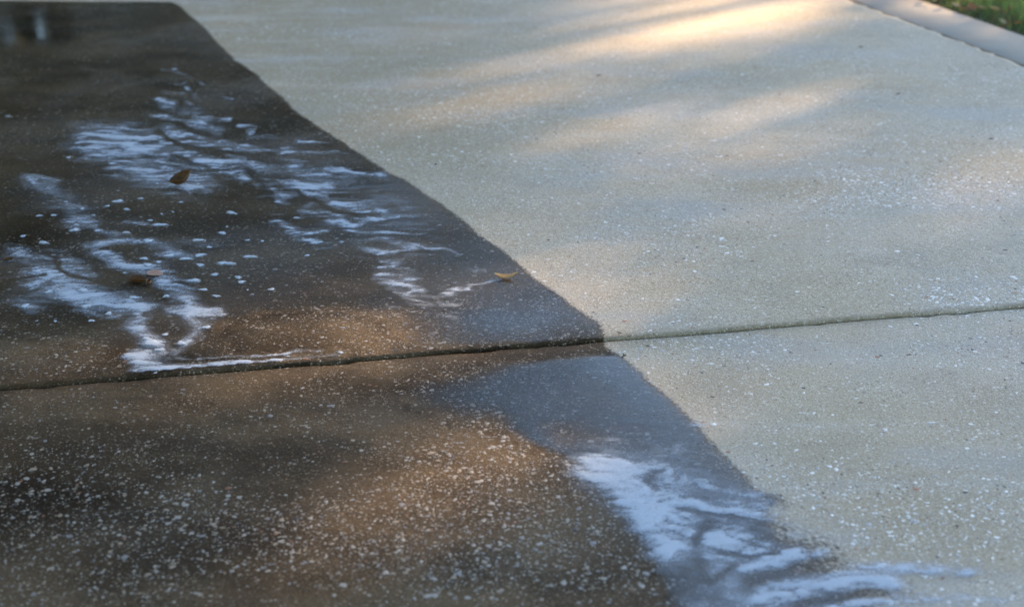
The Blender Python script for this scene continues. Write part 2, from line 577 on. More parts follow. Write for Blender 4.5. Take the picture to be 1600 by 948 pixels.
def make_slab(name, t_rows, z_rows, lip_rows, zbase, sgn):
    """rows run along the joint; the first rows form the rounded lip at the joint"""
    nr = len(t_rows)
    nc = 420
    v = np.zeros((nr, nc, 3))
    lip = np.zeros((nr, nc))
    for r in range(nr):
        t = t_rows[r]
        e = float(s_edge(t))
        edge = e + (fbm(np.array(t * 26.0), np.array(0.3), 31, 5) - 0.5) * 0.040
        s = np.linspace(-3.2, edge, nc)
        wob = joint_wobble(s) * math.exp(-abs(t) * 6)
        tt = t + wob
        chip = 0.0
        if lip_rows[r] > 0.02:                                 # small chips out of the lip
            chip = -0.004 * sstep(0.62, 0.75, fbm(s * 16, s * 0 + 5, 41, 3)) * lip_rows[r]
        v[r, :, 0] = J0.x + AX.x * s + BX.x * tt
        v[r, :, 1] = J0.y + AX.y * s + BX.y * tt
        v[r, :, 2] = zbase + z_rows[r] + chip
        lip[r] = lip_rows[r] * (0.55 + 0.9 * fbm(s * 4, s * 0 + 1, 51, 3))
    # skirt on the right-hand edge
    skirt = v[:, -1:, :].copy()
    skirt[:, :, 2] = -0.09
    V = np.concatenate([v, skirt], 1)
    L = np.concatenate([lip, lip[:, -1:]], 1)
    F = grid_faces(nr, nc + 1)
    if sgn < 0:
        F = F[:, ::-1]
    V = V.reshape(-1, 3)
    me = mesh_np(name, V, F, M_CONC, True, None,
                 {'wet': wet_field(V[:, 0], V[:, 1]), 'tan': tan_shade_field(V[:, 0], V[:, 1]), 'soak_shade': soak_shade_field(V[:, 0], V[:, 1]), 'lip': np.clip(L.ravel(), 0, 1)})
    return link(name, me)


def slab_rows(sgn, tmax, gap, rad, dirt):
    t, z, l = [gap, gap, gap], [-0.09, -0.02, -rad], [1, 1, 1]
    for k in range(1, 7):
        a = k / 6 * math.pi / 2
        t.append(gap + rad * (1 - math.cos(a)))
        z.append(-rad + rad * math.sin(a))
        l.append(1.0 - 0.45 * k / 6)
    x = t[-1]
    step = 0.003
    while x < tmax:
        x += step
        step = min(step * 1.35, 0.016 if x < 4.5 else 0.06)
        t.append(x)
        z.append(0.0)
        l.append(0.55 * math.exp(-(x - gap - rad) / dirt))
    return [sgn * q for q in t], z, l


far_slab = make_slab('driveway_slab', *slab_rows(1, 9.0, 0.0015, 0.007, 0.007), FAR_Z, 1)
tag(far_slab, 'upper driveway slab of shell concrete beyond the joint, half soaked and half dry', None, None, 'structure')
near_slab = make_slab('driveway_slab', *slab_rows(-1, 3.4, 0.0015, 0.004, 0.010), 0.0, -1)
tag(near_slab, 'lower driveway slab of shell concrete nearest the camera, below the joint', None, None, 'structure')


def slab_z(X, Y):
    t = (X - J0.x) * BX.x + (Y - J0.y) * BX.y
    return np.where(t > 0, FAR_Z, 0.0)


def quad_sheet(name, pts, z, mat, kind='structure'):
    me = mesh_np(name, [(p[0], p[1], z) for p in pts], [list(range(len(pts)))], mat)
    return tag(link(name, me), None, None, None, kind)


# dirt lying in the bottom of the joint
jl = [J0 + AX * s for s in (-3.2, 6.0)]
bm = bmesh.new()
n = 300
rowa = []
for i in range(n + 1):
    s = -3.2 + 6.8 * i / n
    w = float(joint_wobble(np.array(s)))
    for q, (off, z) in enumerate(((-0.012, -0.022), (0.0, -0.0185), (0.012, -0.022))):
        p = J0 + AX * s + BX * (off + w)
        rowa.append((p.x, p.y, z + random.uniform(-0.002, 0.002)))
me = mesh_np('joint_dirt_shade', rowa, grid_faces(n + 1, 3)[:, ::-1], M_SOIL)
bm.free()
tag(link('joint_dirt_shade', me), 'dark dirt packed in the bottom of the joint between the slabs', None, None, 'stuff')

# edging strip along the right side, then soil and lawn
PERP = Vector((ED.y, -ED.x, 0))
if PERP.x < 0: PERP = -PERP
STRIP_W = 0.335
STRIP_Z = -0.004


def along(k, off):
    return E0 + ED * k + PERP * off


bm = bmesh.new()
prof = [(-0.05, -0.09), (-0.05, -0.045), (0.004, -0.045), (0.018, -0.030), (0.024, -0.010), (0.036, STRIP_Z), (STRIP_W - 0.012, STRIP_Z), (STRIP_W - 0.003, STRIP_Z - 0.004), (STRIP_W, STRIP_Z - 0.014), (STRIP_W, -0.09)]
vv = []
ks = np.linspace(-7, 9, 160)
for k in ks:
    for o, z in prof:
        p = along(k, o)
        vv.append((p.x, p.y, z))
bm.free()
strip = link('edging_strip', mesh_np('edging_strip', vv, grid_faces(len(ks), len(prof)), M_STRIP))
tag(strip, 'smooth grey concrete edging strip between driveway and lawn', None, None, 'structure')

dv = []  # dark ribbon that paints the shadow of the gap beside the strip
for k in np.linspace(-7, 9, 700):
    w = 0.026 + 0.036 * float(fbm(np.array(k * 5.0), np.array(3.3), 151, 4))
    for o, z in ((-0.03, -0.03), (-0.004, -0.004), (w * 0.7, -0.0015), (w, -0.008)):
        p = along(k, o)
        dv.append((p.x, p.y, z + 0.002 * float(hash2(np.array(int(k * 997)), np.array(int(o * 999)), 5))))
edge_shade = link('joint_dirt_shade', mesh_np('joint_dirt_shade', dv, grid_faces(700, 4), M_SOIL))
tag(edge_shade, 'dark strip painting the gap shadow between the driveway and the edging strip', None, None, 'stuff')
quad_sheet('ground', [(-300, -300), (300, -300), (300, 300), (-300, 300)], -0.075, M_LAWN)
# lawn: a gently uneven soil sheet beyond the strip
nk, no = 90, 40
kk, oo = np.meshgrid(np.linspace(-7, 9, nk), np.concatenate([[0.0, 0.01, 0.03], np.linspace(0.06, 6, no - 3)]) + STRIP_W, indexing='ij')
X = E0.x + ED.x * kk + PERP.x * oo
Y = E0.y + ED.y * kk + PERP.y * oo
Z = -0.022 + 0.02 * sstep(0, 0.15, oo - STRIP_W) + (fbm(X * 3, Y * 3, 61) - 0.5) * 0.02
lawn = link('lawn_soil', mesh_np('lawn_soil', np.stack([X, Y, Z], -1).reshape(-1, 3), grid_faces(nk, no), M_SOIL, True))
tag(lawn, 'dark soil of the lawn under the grass', None, None, 'structure')

# ------------------------------------------------------------------ water film
def film(pts, z, label, seed):
    """the outline becomes a sheet of small faces whose depth runs out towards the rim"""
    g = [P(x, y, z) for x, y in pts]
    g = [(p.x, p.y) for p in g]
    x0, x1 = max(-2.9, min(p[0] for p in g)) - 0.05, max(p[0] for p in g) + 0.05
    y0, y1 = min(p[1] for p in g) - 0.05, max(p[1] for p in g) + 0.05
    nx, ny = int((x1 - x0) / 0.011), int((y1 - y0) / 0.011)
    X, Y = np.meshgrid(np.linspace(x0, x1, nx), np.linspace(y0, y1, ny))
    d = film_sdf(X, Y, 0 if z > 0.004 else 1)
    t = (X - J0.x) * BX.x + (Y - J0.y) * BX.y
    lim = (t - 0.004) if z > 0.004 else (-t - 0.006)
    wf = wet_field(X, Y)
    dry = np.minimum(lim, wf)
    idx = grid_faces(ny, nx)
    idx = idx[((d > 0) & (dry > -0.001)).ravel()[idx].any(1)]
    used = np.unique(idx)
    remap = np.zeros(nx * ny, int)
    remap[used] = np.arange(len(used))
    V = np.stack([X, Y, 0 * X + z], -1).reshape(-1, 3)[used]
    px, py = pixel(X, Y, z)
    n = fbm(X * 4, Y * 5, seed + 70, 4)
    if z > 0.004:
        k = 0.40 + 0.30 * n + 0 * px
        for cx, cy, rx, ry, a in ((50, 40, 110, 45, 1.0), (720, 380, 190, 80, .75), (780, 500, 190, 40, .85), (90, 470, 160, 60, .8), (40, 350, 90, 60, .8), (300, 560, 120, 20, .9), (560, 270, 150, 60, .75), (430, 150, 120, 60, .6)):
            k = np.maximum(k, a * np.exp(-((px - cx) / rx) ** 2 - ((py - cy) / ry) ** 2) * (0.6 + 0.7 * n))
    else:
        k = (0.45 + 0.75 * sstep(0.3, 0.6, n)) * (0.35 + 0.65 * sstep(600, 800, px)) + 0.6 * sstep(660, 760, py)
    soft = 0.03 + 0.09 * sstep(0.35, 0.65, fbm(X * 3 + 7, Y * 3, seed + 80, 3))
    if z < 0.004:
        soft = soft * (1 - 0.82 * sstep(740, 860, px))
    dep = np.clip(k, 0, 1) * sstep(0, 1, np.clip(d / soft, 0, 1)) * sstep(0.0, 0.010, wf) * sstep(-0.001, 0.004, lim)
    me = mesh_np('water_film', V, remap[idx], M_FILM, True, None, {'depth': dep.ravel()[used], 'calm': np.exp(-((px - 40) / 120) ** 2 - ((py - 35) / 48) ** 2).ravel()[used]})
    return tag(link('water_film', me), label, None, None, 'structure')


film(FILM_UP, FAR_Z + 0.0016, 'thin sheet of dirty water over the upper slab at left', 5)
film(FILM_LOW, 0.0016, 'thin sheet of bluish run-off water below the joint at centre right', 9)

# ------------------------------------------------------------------ shell chips in the concrete
CHIP_SIDES = 6


def chip_density(px, py, near):
    if near:
        d = 0.55 + 0 * px
        d = d + 0.75 * np.exp(-((px - 1420) / 230) ** 2 - ((py - 770) / 110) ** 2)
        d = d + 0.55 * np.exp(-((px - 1150) / 130) ** 2 - ((py - 615) / 45) ** 2)
        d = d + 0.60 * np.exp(-((px - 640) / 260) ** 2 - ((py - 830) / 120) ** 2)
        d = d + 0.35 * np.exp(-((px - 800) / 120) ** 2 - ((py - 690) / 40) ** 2)
        d = d * (1 - 0.65 * np.exp(-((px - 250) / 260) ** 2 - ((py - 640) / 70) ** 2))
        d = d * (1 - 0.6 * np.exp(-((px - 1450) / 90) ** 2 - ((py - 610) / 30) ** 2))
    else:
        d = 0.17 + 0 * px
        d = d + 0.9 * np.exp(-((px - 1300) / 170) ** 2 - ((py - 310) / 55) ** 2)
        d = d + 0.7 * np.exp(-((px - 1530) / 110) ** 2 - ((py - 300) / 60) ** 2)
        d = d + 0.8 * np.exp(-((px - 1520) / 130) ** 2 - ((py - 470) / 28) ** 2)
        d = d + 0.35 * np.exp(-((px - 880) / 200) ** 2 - ((py - 190) / 50) ** 2)
        d = d + 0.55 * np.exp(-((px - 680) / 200) ** 2 - ((py - 520) / 60) ** 2)
        d = d + 0.40 * np.exp(-((px - 1000) / 120) ** 2 - ((py - 340) / 40) ** 2)
        d = d * (1 - 0.6 * np.exp(-((px - 150) / 200) ** 2 - ((py - 80) / 90) ** 2))
    return np.clip(d, 0.02, 1.6) / 1.6


def chips(near):
    zb = 0.0 if near else FAR_Z
    x0, x1, y0, y1 = (-1.35, 1.75, 1.35, 2.9) if near else (-2.6, 2.7, 2.25, 6.6)
    n0 = int((x1 - x0) * (y1 - y0) * (23000 if near else 26000))
    X = rng.uniform(x0, x1, n0)
    Y = rng.uniform(y0, y1, n0)
    t = (X - J0.x) * BX.x + (Y - J0.y) * BX.y
    s = (X - J0.x) * AX.x + (Y - J0.y) * AX.y
    px, py = pixel(X, Y, zb)
    keep = (t < -0.010) if near else (t > 0.014)
    keep &= (s < s_edge(t) - 0.03) & (px > -60) & (px < 1660) & (py > -30) & (py < 1010)
    clump = 0.25 + 1.5 * sstep(0.38, 0.66, fbm(X * 3.0, Y * 4.2, 71 if near else 81, 4))
    keep &= rng.uniform(0, 1, n0) < chip_density(px, py, near) * clump
    X, Y = X[keep], Y[keep]
    n = len(X)
    dia = np.clip(np.exp(rng.normal(math.log(0.0034 if near else 0.0040), 0.52, n)), 0.0014, 0.0140)
    if near:                                                   # the big flat one below the foam
        q = P(516, 634)
        X[0], Y[0], dia[0] = q.x, q.y, 0.019
    return X, Y, dia, zb


def chip_template(seed):
    r = random.Random(seed)
    asp = r.uniform(0.45, 0.95)
    pts = []
    for k in range(CHIP_SIDES):
        a = 2 * math.pi * (k + r.uniform(-0.3, 0.3)) / CHIP_SIDES
        q = r.uniform(0.36, 0.56)
        pts.append((q * math.cos(a), q * math.sin(a) * asp, 0.0))
    pts.append((r.uniform(-.08, .08), r.uniform(-.05, .05), 0.13))
    return np.array(pts)


TEMPL = [chip_template(100 + k) for k in range(14)]
TRI = np.array([[k, (k + 1) % CHIP_SIDES, CHIP_SIDES] for k in range(CHIP_SIDES)])


def add_chips(slab, near, nparts):
    X, Y, dia, zb = chips(near)
    n = len(X)
    ang = rng.uniform(0, 2 * math.pi, n)
    ti = rng.integers(0, len(TEMPL), n)
    mi = rng.choice(5, n, p=[0.46, 0.28, 0.17, 0.04, 0.05])
    mi = np.where(mi == 4, np.where(np.arange(n) < 1, 0, 4), mi) + np.where(wet_field(X, Y) > 0, 5, 0)
    px, py = pixel(X, Y, zb)
    view = (px > 0) & (px < 1600) & (py > 0) & (py < 948)
    size = np.where(view, dia * 2222 / np.hypot(Y, CAM_H), 0)
    order = np.argsort(-size)
    big, rest = order[:nparts], order[nparts:]
    cache = {}
    for i in big:
        key = (int(ti[i]), int(mi[i]))
        if key not in cache:
            cache[key] = mesh_np('shell_chip', TEMPL[key[0]], TRI, M_CHIP[key[1]])
        o = link('shell_chip', cache[key], slab)
        o.location = (X[i], Y[i], zb + 0.0002)
        o.rotation_euler = (0, 0, ang[i])
        o.scale = (dia[i], dia[i], min(dia[i], 0.008))
    V = np.stack(TEMPL)[ti[rest]]
    ca, sa = np.cos(ang[rest])[:, None], np.sin(ang[rest])[:, None]
    d = dia[rest][:, None]
    W = np.stack([(V[:, :, 0] * ca - V[:, :, 1] * sa) * d + X[rest][:, None],
                  (V[:, :, 0] * sa + V[:, :, 1] * ca) * d + Y[rest][:, None],
                  V[:, :, 2] * np.minimum(d, 0.008) + zb + 0.0002], -1)
    F = TRI[None] + (np.arange(len(rest)) * (CHIP_SIDES + 1))[:, None, None]
    o = link('shell_aggregate', mesh_np('shell_aggregate', W.reshape(-1, 3), F.reshape(-1, 3), M_CHIP, False, np.repeat(mi[rest], CHIP_SIDES)), slab)
    o['kind'] = 'stuff'
    return n


NC = (add_chips(near_slab, True, 300), add_chips(far_slab, False, 300))

# ------------------------------------------------------------------ soap foam
# strokes: (points in the photograph, half width in px, strength); heights count double because the ground recedes
FOAM_TOP = [
    ([(150, 215), (215, 222), (270, 232)], 46, 0.95), ([(165, 240), (240, 262), (300, 285)], 46, 0.62), ([(190, 270), (285, 300)], 30, 0.40),
    ([(250, 160), (268, 164)], 8, 0.8), ([(258, 170), (300, 180), (325, 192)], 13, 0.72), ([(250, 186), (300, 196), (340, 207)], 13, 0.85),
    ([(262, 203), (310, 214)], 12, 0.8), ([(245, 212), (262, 224)], 14, 0.75), ([(285, 222), (345, 228)], 11, 0.85), ([(255, 240), (320, 250)], 18, 0.62),
    ([(300, 246), (335, 256), (370, 266)], 12, 0.55), ([(318, 254), (340, 256)], 9, 0.95), ([(350, 224), (380, 231), (400, 235)], 6, 0.85),
    ([(345, 235), (400, 238), (450, 236)], 6, 0.8), ([(430, 238), (452, 236)], 8, 0.9), ([(378, 199), (390, 201)], 9, 0.8), ([(388, 206), (398, 207)], 5, 0.8),
    ([(392, 215), (430, 217)], 6, 0.6), ([(420, 216), (520, 226)], 4, 0.45), ([(455, 237), (540, 241)], 4, 0.5), ([(470, 224), (482, 223)], 8, 0.6),
    ([(250, 110), (268, 111)], 5, 0.85), ([(274, 117), (296, 121)], 4, 0.6), ([(277, 131), (292, 130)], 5, 0.8), ([(284, 136), (298, 142)], 5, 0.9),
    ([(270, 145), (284, 149)], 5, 0.8), ([(255, 147), (264, 146)], 4, 0.5), ([(305, 152), (310, 157)], 6, 0.55), ([(290, 156), (310, 170)], 4, 0.4), ([(314, 133), (320, 133)], 5, 0.5),
    ([(340, 152), (362, 156)], 4, 0.6), ([(350, 190), (358, 189)], 5, 0.8), ([(300, 170), (345, 192)], 12, 0.35),
    ([(320, 262), (370, 275), (420, 292), (445, 309)], 15, 0.66), ([(360, 255), (400, 263)], 12, 0.5), ([(330, 240), (430, 268)], 26, 0.38),
    ([(355, 245), (400, 252)], 6, 0.6), ([(400, 312), (415, 308)], 7, 0.4), ([(432, 316), (452, 320)], 6, 0.75),
    # main slick
    ([(455, 262), (476, 263)], 10, 0.85), ([(455, 253), (480, 252)], 5, 0.7), ([(440, 250), (448, 252)], 5, 0.6), ([(498, 253), (525, 251)], 6, 0.55),
    ([(480, 282), (510, 284)], 7, 0.7), ([(486, 288), (508, 292)], 13, 0.9), ([(450, 272), (510, 278)], 15, 0.45), ([(440, 280), (470, 290)], 14, 0.45),
    ([(468, 293), (490, 303), (508, 314), (530, 326), (556, 331)], 15, 0.98), ([(462, 302), (490, 312)], 7, 0.6), ([(510, 318), (540, 318)], 10, 0.7),
    ([(562, 333), (588, 331)], 10, 0.92), ([(575, 336), (600, 341)], 5, 0.5), ([(480, 318), (500, 318)], 8, 0.5),
    ([(482, 330), (510, 334), (535, 350), (552, 354)], 15, 0.62), ([(512, 352), (550, 356)], 11, 0.8), ([(560, 345), (600, 345), (640, 343)], 9, 0.5),
    ([(420, 335), (445, 334)], 9, 0.4), ([(470, 338), (488, 340)], 7, 0.6), ([(425, 349), (447, 351), (460, 358)], 8, 0.9), ([(455, 357), (505, 360)], 7, 0.72),
    ([(448, 366), (462, 365)], 6, 0.9), ([(465, 365), (500, 366)], 5, 0.8), ([(458, 373), (490, 377)], 9, 0.85), ([(484, 383), (530, 383)], 6, 0.85), ([(484, 389), (515, 388)], 6, 0.85),
    ([(548, 383), (575, 387), (592, 395)], 10, 0.7), ([(535, 402), (572, 405)], 5, 0.55), ([(590, 400), (640, 390)], 10, 0.45), ([(588, 420), (616, 419)], 8, 0.85),
    ([(600, 410), (630, 418)], 10, 0.5), ([(592, 432), (620, 432), (650, 434)], 14, 0.78), ([(600, 442), (640, 444)], 12, 0.6),
    ([(612, 452), (650, 462), (682, 464), (704, 456)], 10, 0.85), ([(620, 440), (655, 458)], 12, 0.5), ([(636, 468), (668, 478)], 14, 0.55), ([(690, 474), (712, 476)], 10, 0.45),
    ([(658, 496), (680, 492)], 8, 0.55), ([(690, 494), (712, 496)], 9, 0.6), ([(610, 482), (620, 482)], 8, 0.5),
    ([(725, 451), (750, 444), (782, 440)], 6, 0.55), ([(725, 453), (750, 461)], 5, 0.55), ([(705, 456), (730, 452)], 6, 0.5), ([(720, 421), (760, 424)], 5, 0.5),
    ([(680, 390), (720, 398)], 4, 0.5), ([(640, 384), (680, 388)], 4, 0.45), ([(612, 395), (620, 396)], 7, 0.8), ([(530, 270), (580, 276), (600, 276)], 6, 0.6), ([(510, 262), (550, 276)], 10, 0.5),
    ([(480, 265), (560, 300), (620, 350), (660, 410)], 72, 0.30), ([(560, 300), (640, 345)], 60, 0.22), ([(560, 360), (610, 372)], 30, 0.36),
]
CRACK_TOP = [([(240, 188), (262, 190), (285, 197), (305, 207), (330, 213)], 4.5, 0.9), ([(246, 206), (262, 216), (276, 226), (300, 232), (335, 240)], 6, 0.9),
             ([(290, 207), (330, 209)], 3, 0.6), ([(258, 217), (240, 222)], 3, 0.5), ([(280, 218), (330, 222)], 3, 0.7), ([(315, 236), (420, 244)], 5, 0.7),
             ([(270, 244), (310, 258), (330, 266)], 5, 0.6), ([(463, 297), (480, 312), (500, 317)], 3, 0.8), ([(500, 319), (525, 332), (560, 337), (590, 338)], 5, 1.0),
             ([(245, 178), (330, 190)], 2.5, 0.5), ([(270, 193), (340, 198)], 2.2, 0.5), ([(380, 260), (420, 300)], 8, 0.4), ([(500, 385.5), (530, 386)], 2.5, 0.6)]
FOAM_LEFT = [
    ([(48, 284), (80, 290)], 22, 0.62), ([(60, 298), (85, 300)], 16, 0.35), ([(105, 315), (125, 335), (118, 352)], 28, 0.42), ([(110, 345), (140, 350)], 18, 0.5),
    ([(60, 320), (150, 330)], 30, 0.18), ([(145, 385), (170, 378), (240, 379)], 15, 0.72), ([(150, 356), (172, 366), (185, 366)], 12, 0.6), ([(205, 348), (230, 352)], 9, 0.6),
    ([(158, 396), (180, 406), (200, 418), (226, 418)], 18, 0.86), ([(250, 382), (275, 400)], 18, 0.42), ([(240, 396), (300, 402)], 16, 0.45), ([(285, 378), (345, 385)], 16, 0.32),
    ([(30, 395), (60, 415), (85, 425)], 28, 0.55), ([(100, 412), (140, 430)], 20, 0.5), ([(5, 415), (40, 440), (60, 470)], 40, 0.26), ([(85, 395), (110, 410)], 24, 0.3),
    ([(60, 440), (90, 436), (115, 446), (150, 465)], 26, 0.70), ([(100, 455), (150, 473), (205, 479)], 24, 0.82), ([(120, 485), (160, 493), (176, 495)], 12, 0.68), ([(150, 458), (200, 468)], 26, 0.42),
    ([(205, 460), (250, 470)], 24, 0.22), ([(5, 470), (50, 472)], 28, 0.3), ([(35, 482), (50, 486)], 16, 0.4),
    ([(200, 478), (226, 486)], 9, 0.7), ([(222, 484), (216, 500), (204, 508)], 18, 0.84), ([(216, 510), (226, 526), (238, 534)], 15, 0.84), ([(232, 536), (222, 552), (212, 560)], 22, 0.62),
    ([(210, 560), (225, 574), (260, 580), (290, 580)], 17, 0.90), ([(285, 579), (340, 573), (400, 571), (475, 566)], 13, 1.15), ([(300, 577), (400, 570)], 8, 0.8), ([(245, 545), (232, 565)], 24, 0.55),
    ([(310, 562), (360, 557), (410, 555), (450, 552), (500, 549)], 5, 0.66), ([(478, 562), (530, 556)], 6, 0.35),
    ([(244, 428), (262, 442), (280, 458), (296, 478), (310, 490)], 25, 0.90), ([(256, 434), (300, 440)], 8, 0.75), ([(300, 486), (340, 488)], 11, 0.82), ([(258, 488), (300, 490)], 10, 0.85),
    ([(296, 492), (310, 506), (306, 520), (290, 536)], 13, 0.66), ([(306, 512), (320, 510)], 10, 0.6), ([(290, 536), (278, 548), (266, 556)], 12, 0.55), ([(262, 500), (292, 516)], 22, 0.24), ([(266, 558), (300, 563)], 5, 0.5),
]
CRACK_LEFT = [([(0, 441), (30, 436), (70, 432)], 4, 0.8), ([(88, 405), (97, 425), (110, 432), (150, 440), (205, 446)], 5, 0.8), ([(262, 556), (285, 566), (340, 565), (440, 560)], 4, 0.7),
              ([(160, 391), (195, 388)], 6, 0.7), ([(190, 400), (228, 398)], 14, 0.7), ([(272, 476), (284, 474)], 3, 0.6), ([(275, 442), (300, 446)], 5, 0.7), ([(235, 450), (255, 470)], 8, 0.5)]
FOAM_RUN = [
    ([(980, 760), (1060, 820), (1150, 860)], 95, 0.20), ([(1120, 900), (1260, 930)], 70, 0.22),
    ([(932, 728), (956, 746), (984, 768), (1006, 788), (1022, 812), (1034, 840), (1046, 870)], 26, 1.0), ([(955, 740), (1000, 770), (1040, 810)], 55, 0.60),
    ([(1020, 790), (1100, 800), (1180, 805)], 40, 0.42), ([(1000, 740), (1080, 720)], 40, 0.30), ([(1046, 752), (1075, 758)], 34, 0.55), ([(1040, 710), (1060, 706)], 20, 0.35),
    ([(1100, 770), (1160, 775)], 40, 0.32), ([(1060, 790), (1120, 800)], 18, 0.55), ([(1075, 830), (1080, 850)], 18, 0.4),
    ([(1108, 842), (1140, 848), (1165, 862)], 30, 0.86), ([(1130, 832), (1165, 836)], 14, 0.7), ([(1170, 835), (1200, 850)], 12, 0.6), ([(1100, 870), (1110, 885)], 30, 0.62), ([(1150, 892), (1200, 884)], 30, 0.82), ([(1120, 920), (1145, 935)], 26, 0.62),
    ([(1198, 874), (1230, 868), (1280, 866)], 16, 0.76), ([(1150, 800), (1185, 806)], 10, 0.55), ([(1165, 810), (1200, 815)], 12, 0.6), ([(1205, 822), (1250, 838)], 14, 0.62), ([(1160, 775), (1200, 785)], 18, 0.30),
    ([(1186, 940), (1240, 925), (1300, 912), (1350, 905), (1380, 908)], 30, 0.95), ([(1240, 908), (1310, 900)], 16, 0.7), ([(1340, 895), (1380, 890), (1430, 889), (1500, 893)], 20, 0.68), ([(1490, 890), (1590, 900)], 16, 0.3),
    ([(1310, 948), (1370, 938), (1450, 936), (1560, 938)], 18, 0.66), ([(1200, 970), (1400, 965)], 40, 0.6), ([(1380, 905), (1392, 915)], 18, 0.7), ([(1090, 663), (1102, 665)], 10, 0.6), ([(1070, 945), (1130, 955)], 30, 0.4),
    ([(1300, 800), (1320, 812)], 8, 0.28), ([(930, 690), (960, 688)], 12, 0.30),
]
FOAM_RUN = [(p, w * 1.12, q if i in (2, 3) else q * 0.84) for i, (p, w, q) in enumerate(FOAM_RUN)]
FOAM_RUN += [([(940, 734), (972, 762), (1004, 792), (1022, 822)], 24, 0.9), ([(1000, 700), (1120, 800), (1240, 880)], 120, 0.10)]
CRACK_RUN = [([(1060, 798), (1120, 806), (1170, 812), (1230, 830)], 8, 0.75), ([(1110, 815), (1095, 835), (1088, 850)], 9, 0.8), ([(1085, 865), (1100, 900), (1110, 912)], 12, 0.6),
             ([(1130, 865), (1170, 872), (1215, 865)], 7, 0.8), ([(1145, 885), (1120, 905)], 10, 0.7), ([(1250, 945), (1320, 935), (1370, 926)], 10, 0.9), ([(1180, 905), (1230, 898), (1280, 885)], 16, 0.9),
             ([(1020, 740), (1010, 755), (1024, 765)], 10, 0.7), ([(1190, 842), (1240, 850)], 7, 0.6), ([(1140, 838), (1200, 858)], 4, 0.5), ([(1230, 925), (1290, 908)], 5, 0.4)]


def foam_patch(strokes, cracks, box, zb, cell, label, seed, thick, streak, gain):
    c = [P(x, y, zb) for x, y in ((box[0], box[1]), (box[2], box[1]), (box[0], box[3]), (box[2], box[3]))]
    x0, x1 = min(p.x for p in c), max(p.x for p in c)
    y0, y1 = min(p.y for p in c), max(p.y for p in c)
    nx, ny = int((x1 - x0) / cell) + 1, int((y1 - y0) / (cell * 1.3)) + 1
    X, Y = np.meshgrid(np.linspace(x0, x1, nx), np.linspace(y0, y1, ny))
    px, py = pixel(X, Y, zb)
    # warp so that traced strokes get natural edges
    wx = (fbm(X * 26, Y * 26, seed, 4) - 0.5) * 26
    wy = (fbm(X * 26 + 40, Y * 26, seed + 7, 4) - 0.5) * 12
    qx, qy = px + wx, py + wy
    d = np.zeros_like(X)
    hz = np.zeros_like(X)
    for pts, w, s in strokes:
        r = seg_dist(qx, qy, pts, 2.0) / w
        d = 1 - (1 - d) * (1 - 0.85 * s * np.exp(-(r * r) * 1.1))
        hz = np.maximum(hz, s * np.exp(-(r * r) * 0.28))
    cr = np.ones_like(X)
    for pts, w, s in cracks:
        r = seg_dist(px + wx * 0.5, py + wy * 0.5, pts, 2.0) / w
        cr = cr * (1 - s * np.exp(-(r * r) * 0.9))
    # torn, drawn-out film: streaks that run across the fall of the slab
    sx, sy = X + (fbm(X * 9, Y * 9, seed + 50, 3) - 0.5) * 0.12, Y + (fbm(X * 9 + 9, Y * 9, seed + 60, 3) - 0.5) * 0.07
    st_ = sstep(0.30, 0.70, fbm(sx * 15, sy * 48, seed + 20, 5))
    fine = sstep(0.25, 0.75, fbm(sx * 45, sy * 110, seed + 25, 3))
    d = d * (1 - streak + 1.7 * streak * st_) * (0.72 + 0.5 * fine)
    d = (d + 0.22 * hz * st_ * fine + 0.03 * hz) * cr
    d = np.clip(d * gain, 0, 1.1)
    t = (X - J0.x) * BX.x + (Y - J0.y) * BX.y
    d = np.where((t > 0.012) if zb > 0 else (t < -0.02), d, 0)
    live = d > 0.05
    idx = grid_faces(ny, nx)
    keep = live.ravel()[idx].any(1)
    idx = idx[keep]
    used = np.unique(idx)
    remap = np.zeros(nx * ny, int)
    remap[used] = np.arange(len(used))
    lump = fbm(X * 60, Y * 60, seed + 30, 3)
    Z = zb + 0.0022 + thick * sstep(0.35, 1.0, d) * (0.4 + 0.9 * lump)
    V = np.stack([X, Y, Z], -1).reshape(-1, 3)[used]
    me = mesh_np('soap_foam', V, remap[idx], M_FOAM, True, None, {'foam': d.ravel()[used]})
    return tag(link('soap_foam', me), label, None, None, 'stuff')


foam_patch(FOAM_TOP, CRACK_TOP, (90, 96, 800, 506), FAR_Z, 0.0042, 'streaky milky soap foam drifting down the upper slab', 200, 0.0018, 0.5, 0.85)
foam_patch(FOAM_LEFT, CRACK_LEFT, (-20, 268, 560, 588), FAR_Z, 0.0042, 'branching soap foam pooling above the joint at left', 300, 0.002, 0.24, 0.95)
foam_patch(FOAM_RUN, CRACK_RUN, (880, 650, 1640, 985), 0.0, 0.0042, 'blue white soap foam run-off at the bottom right', 400, 0.0016, 0.20, 1.15)

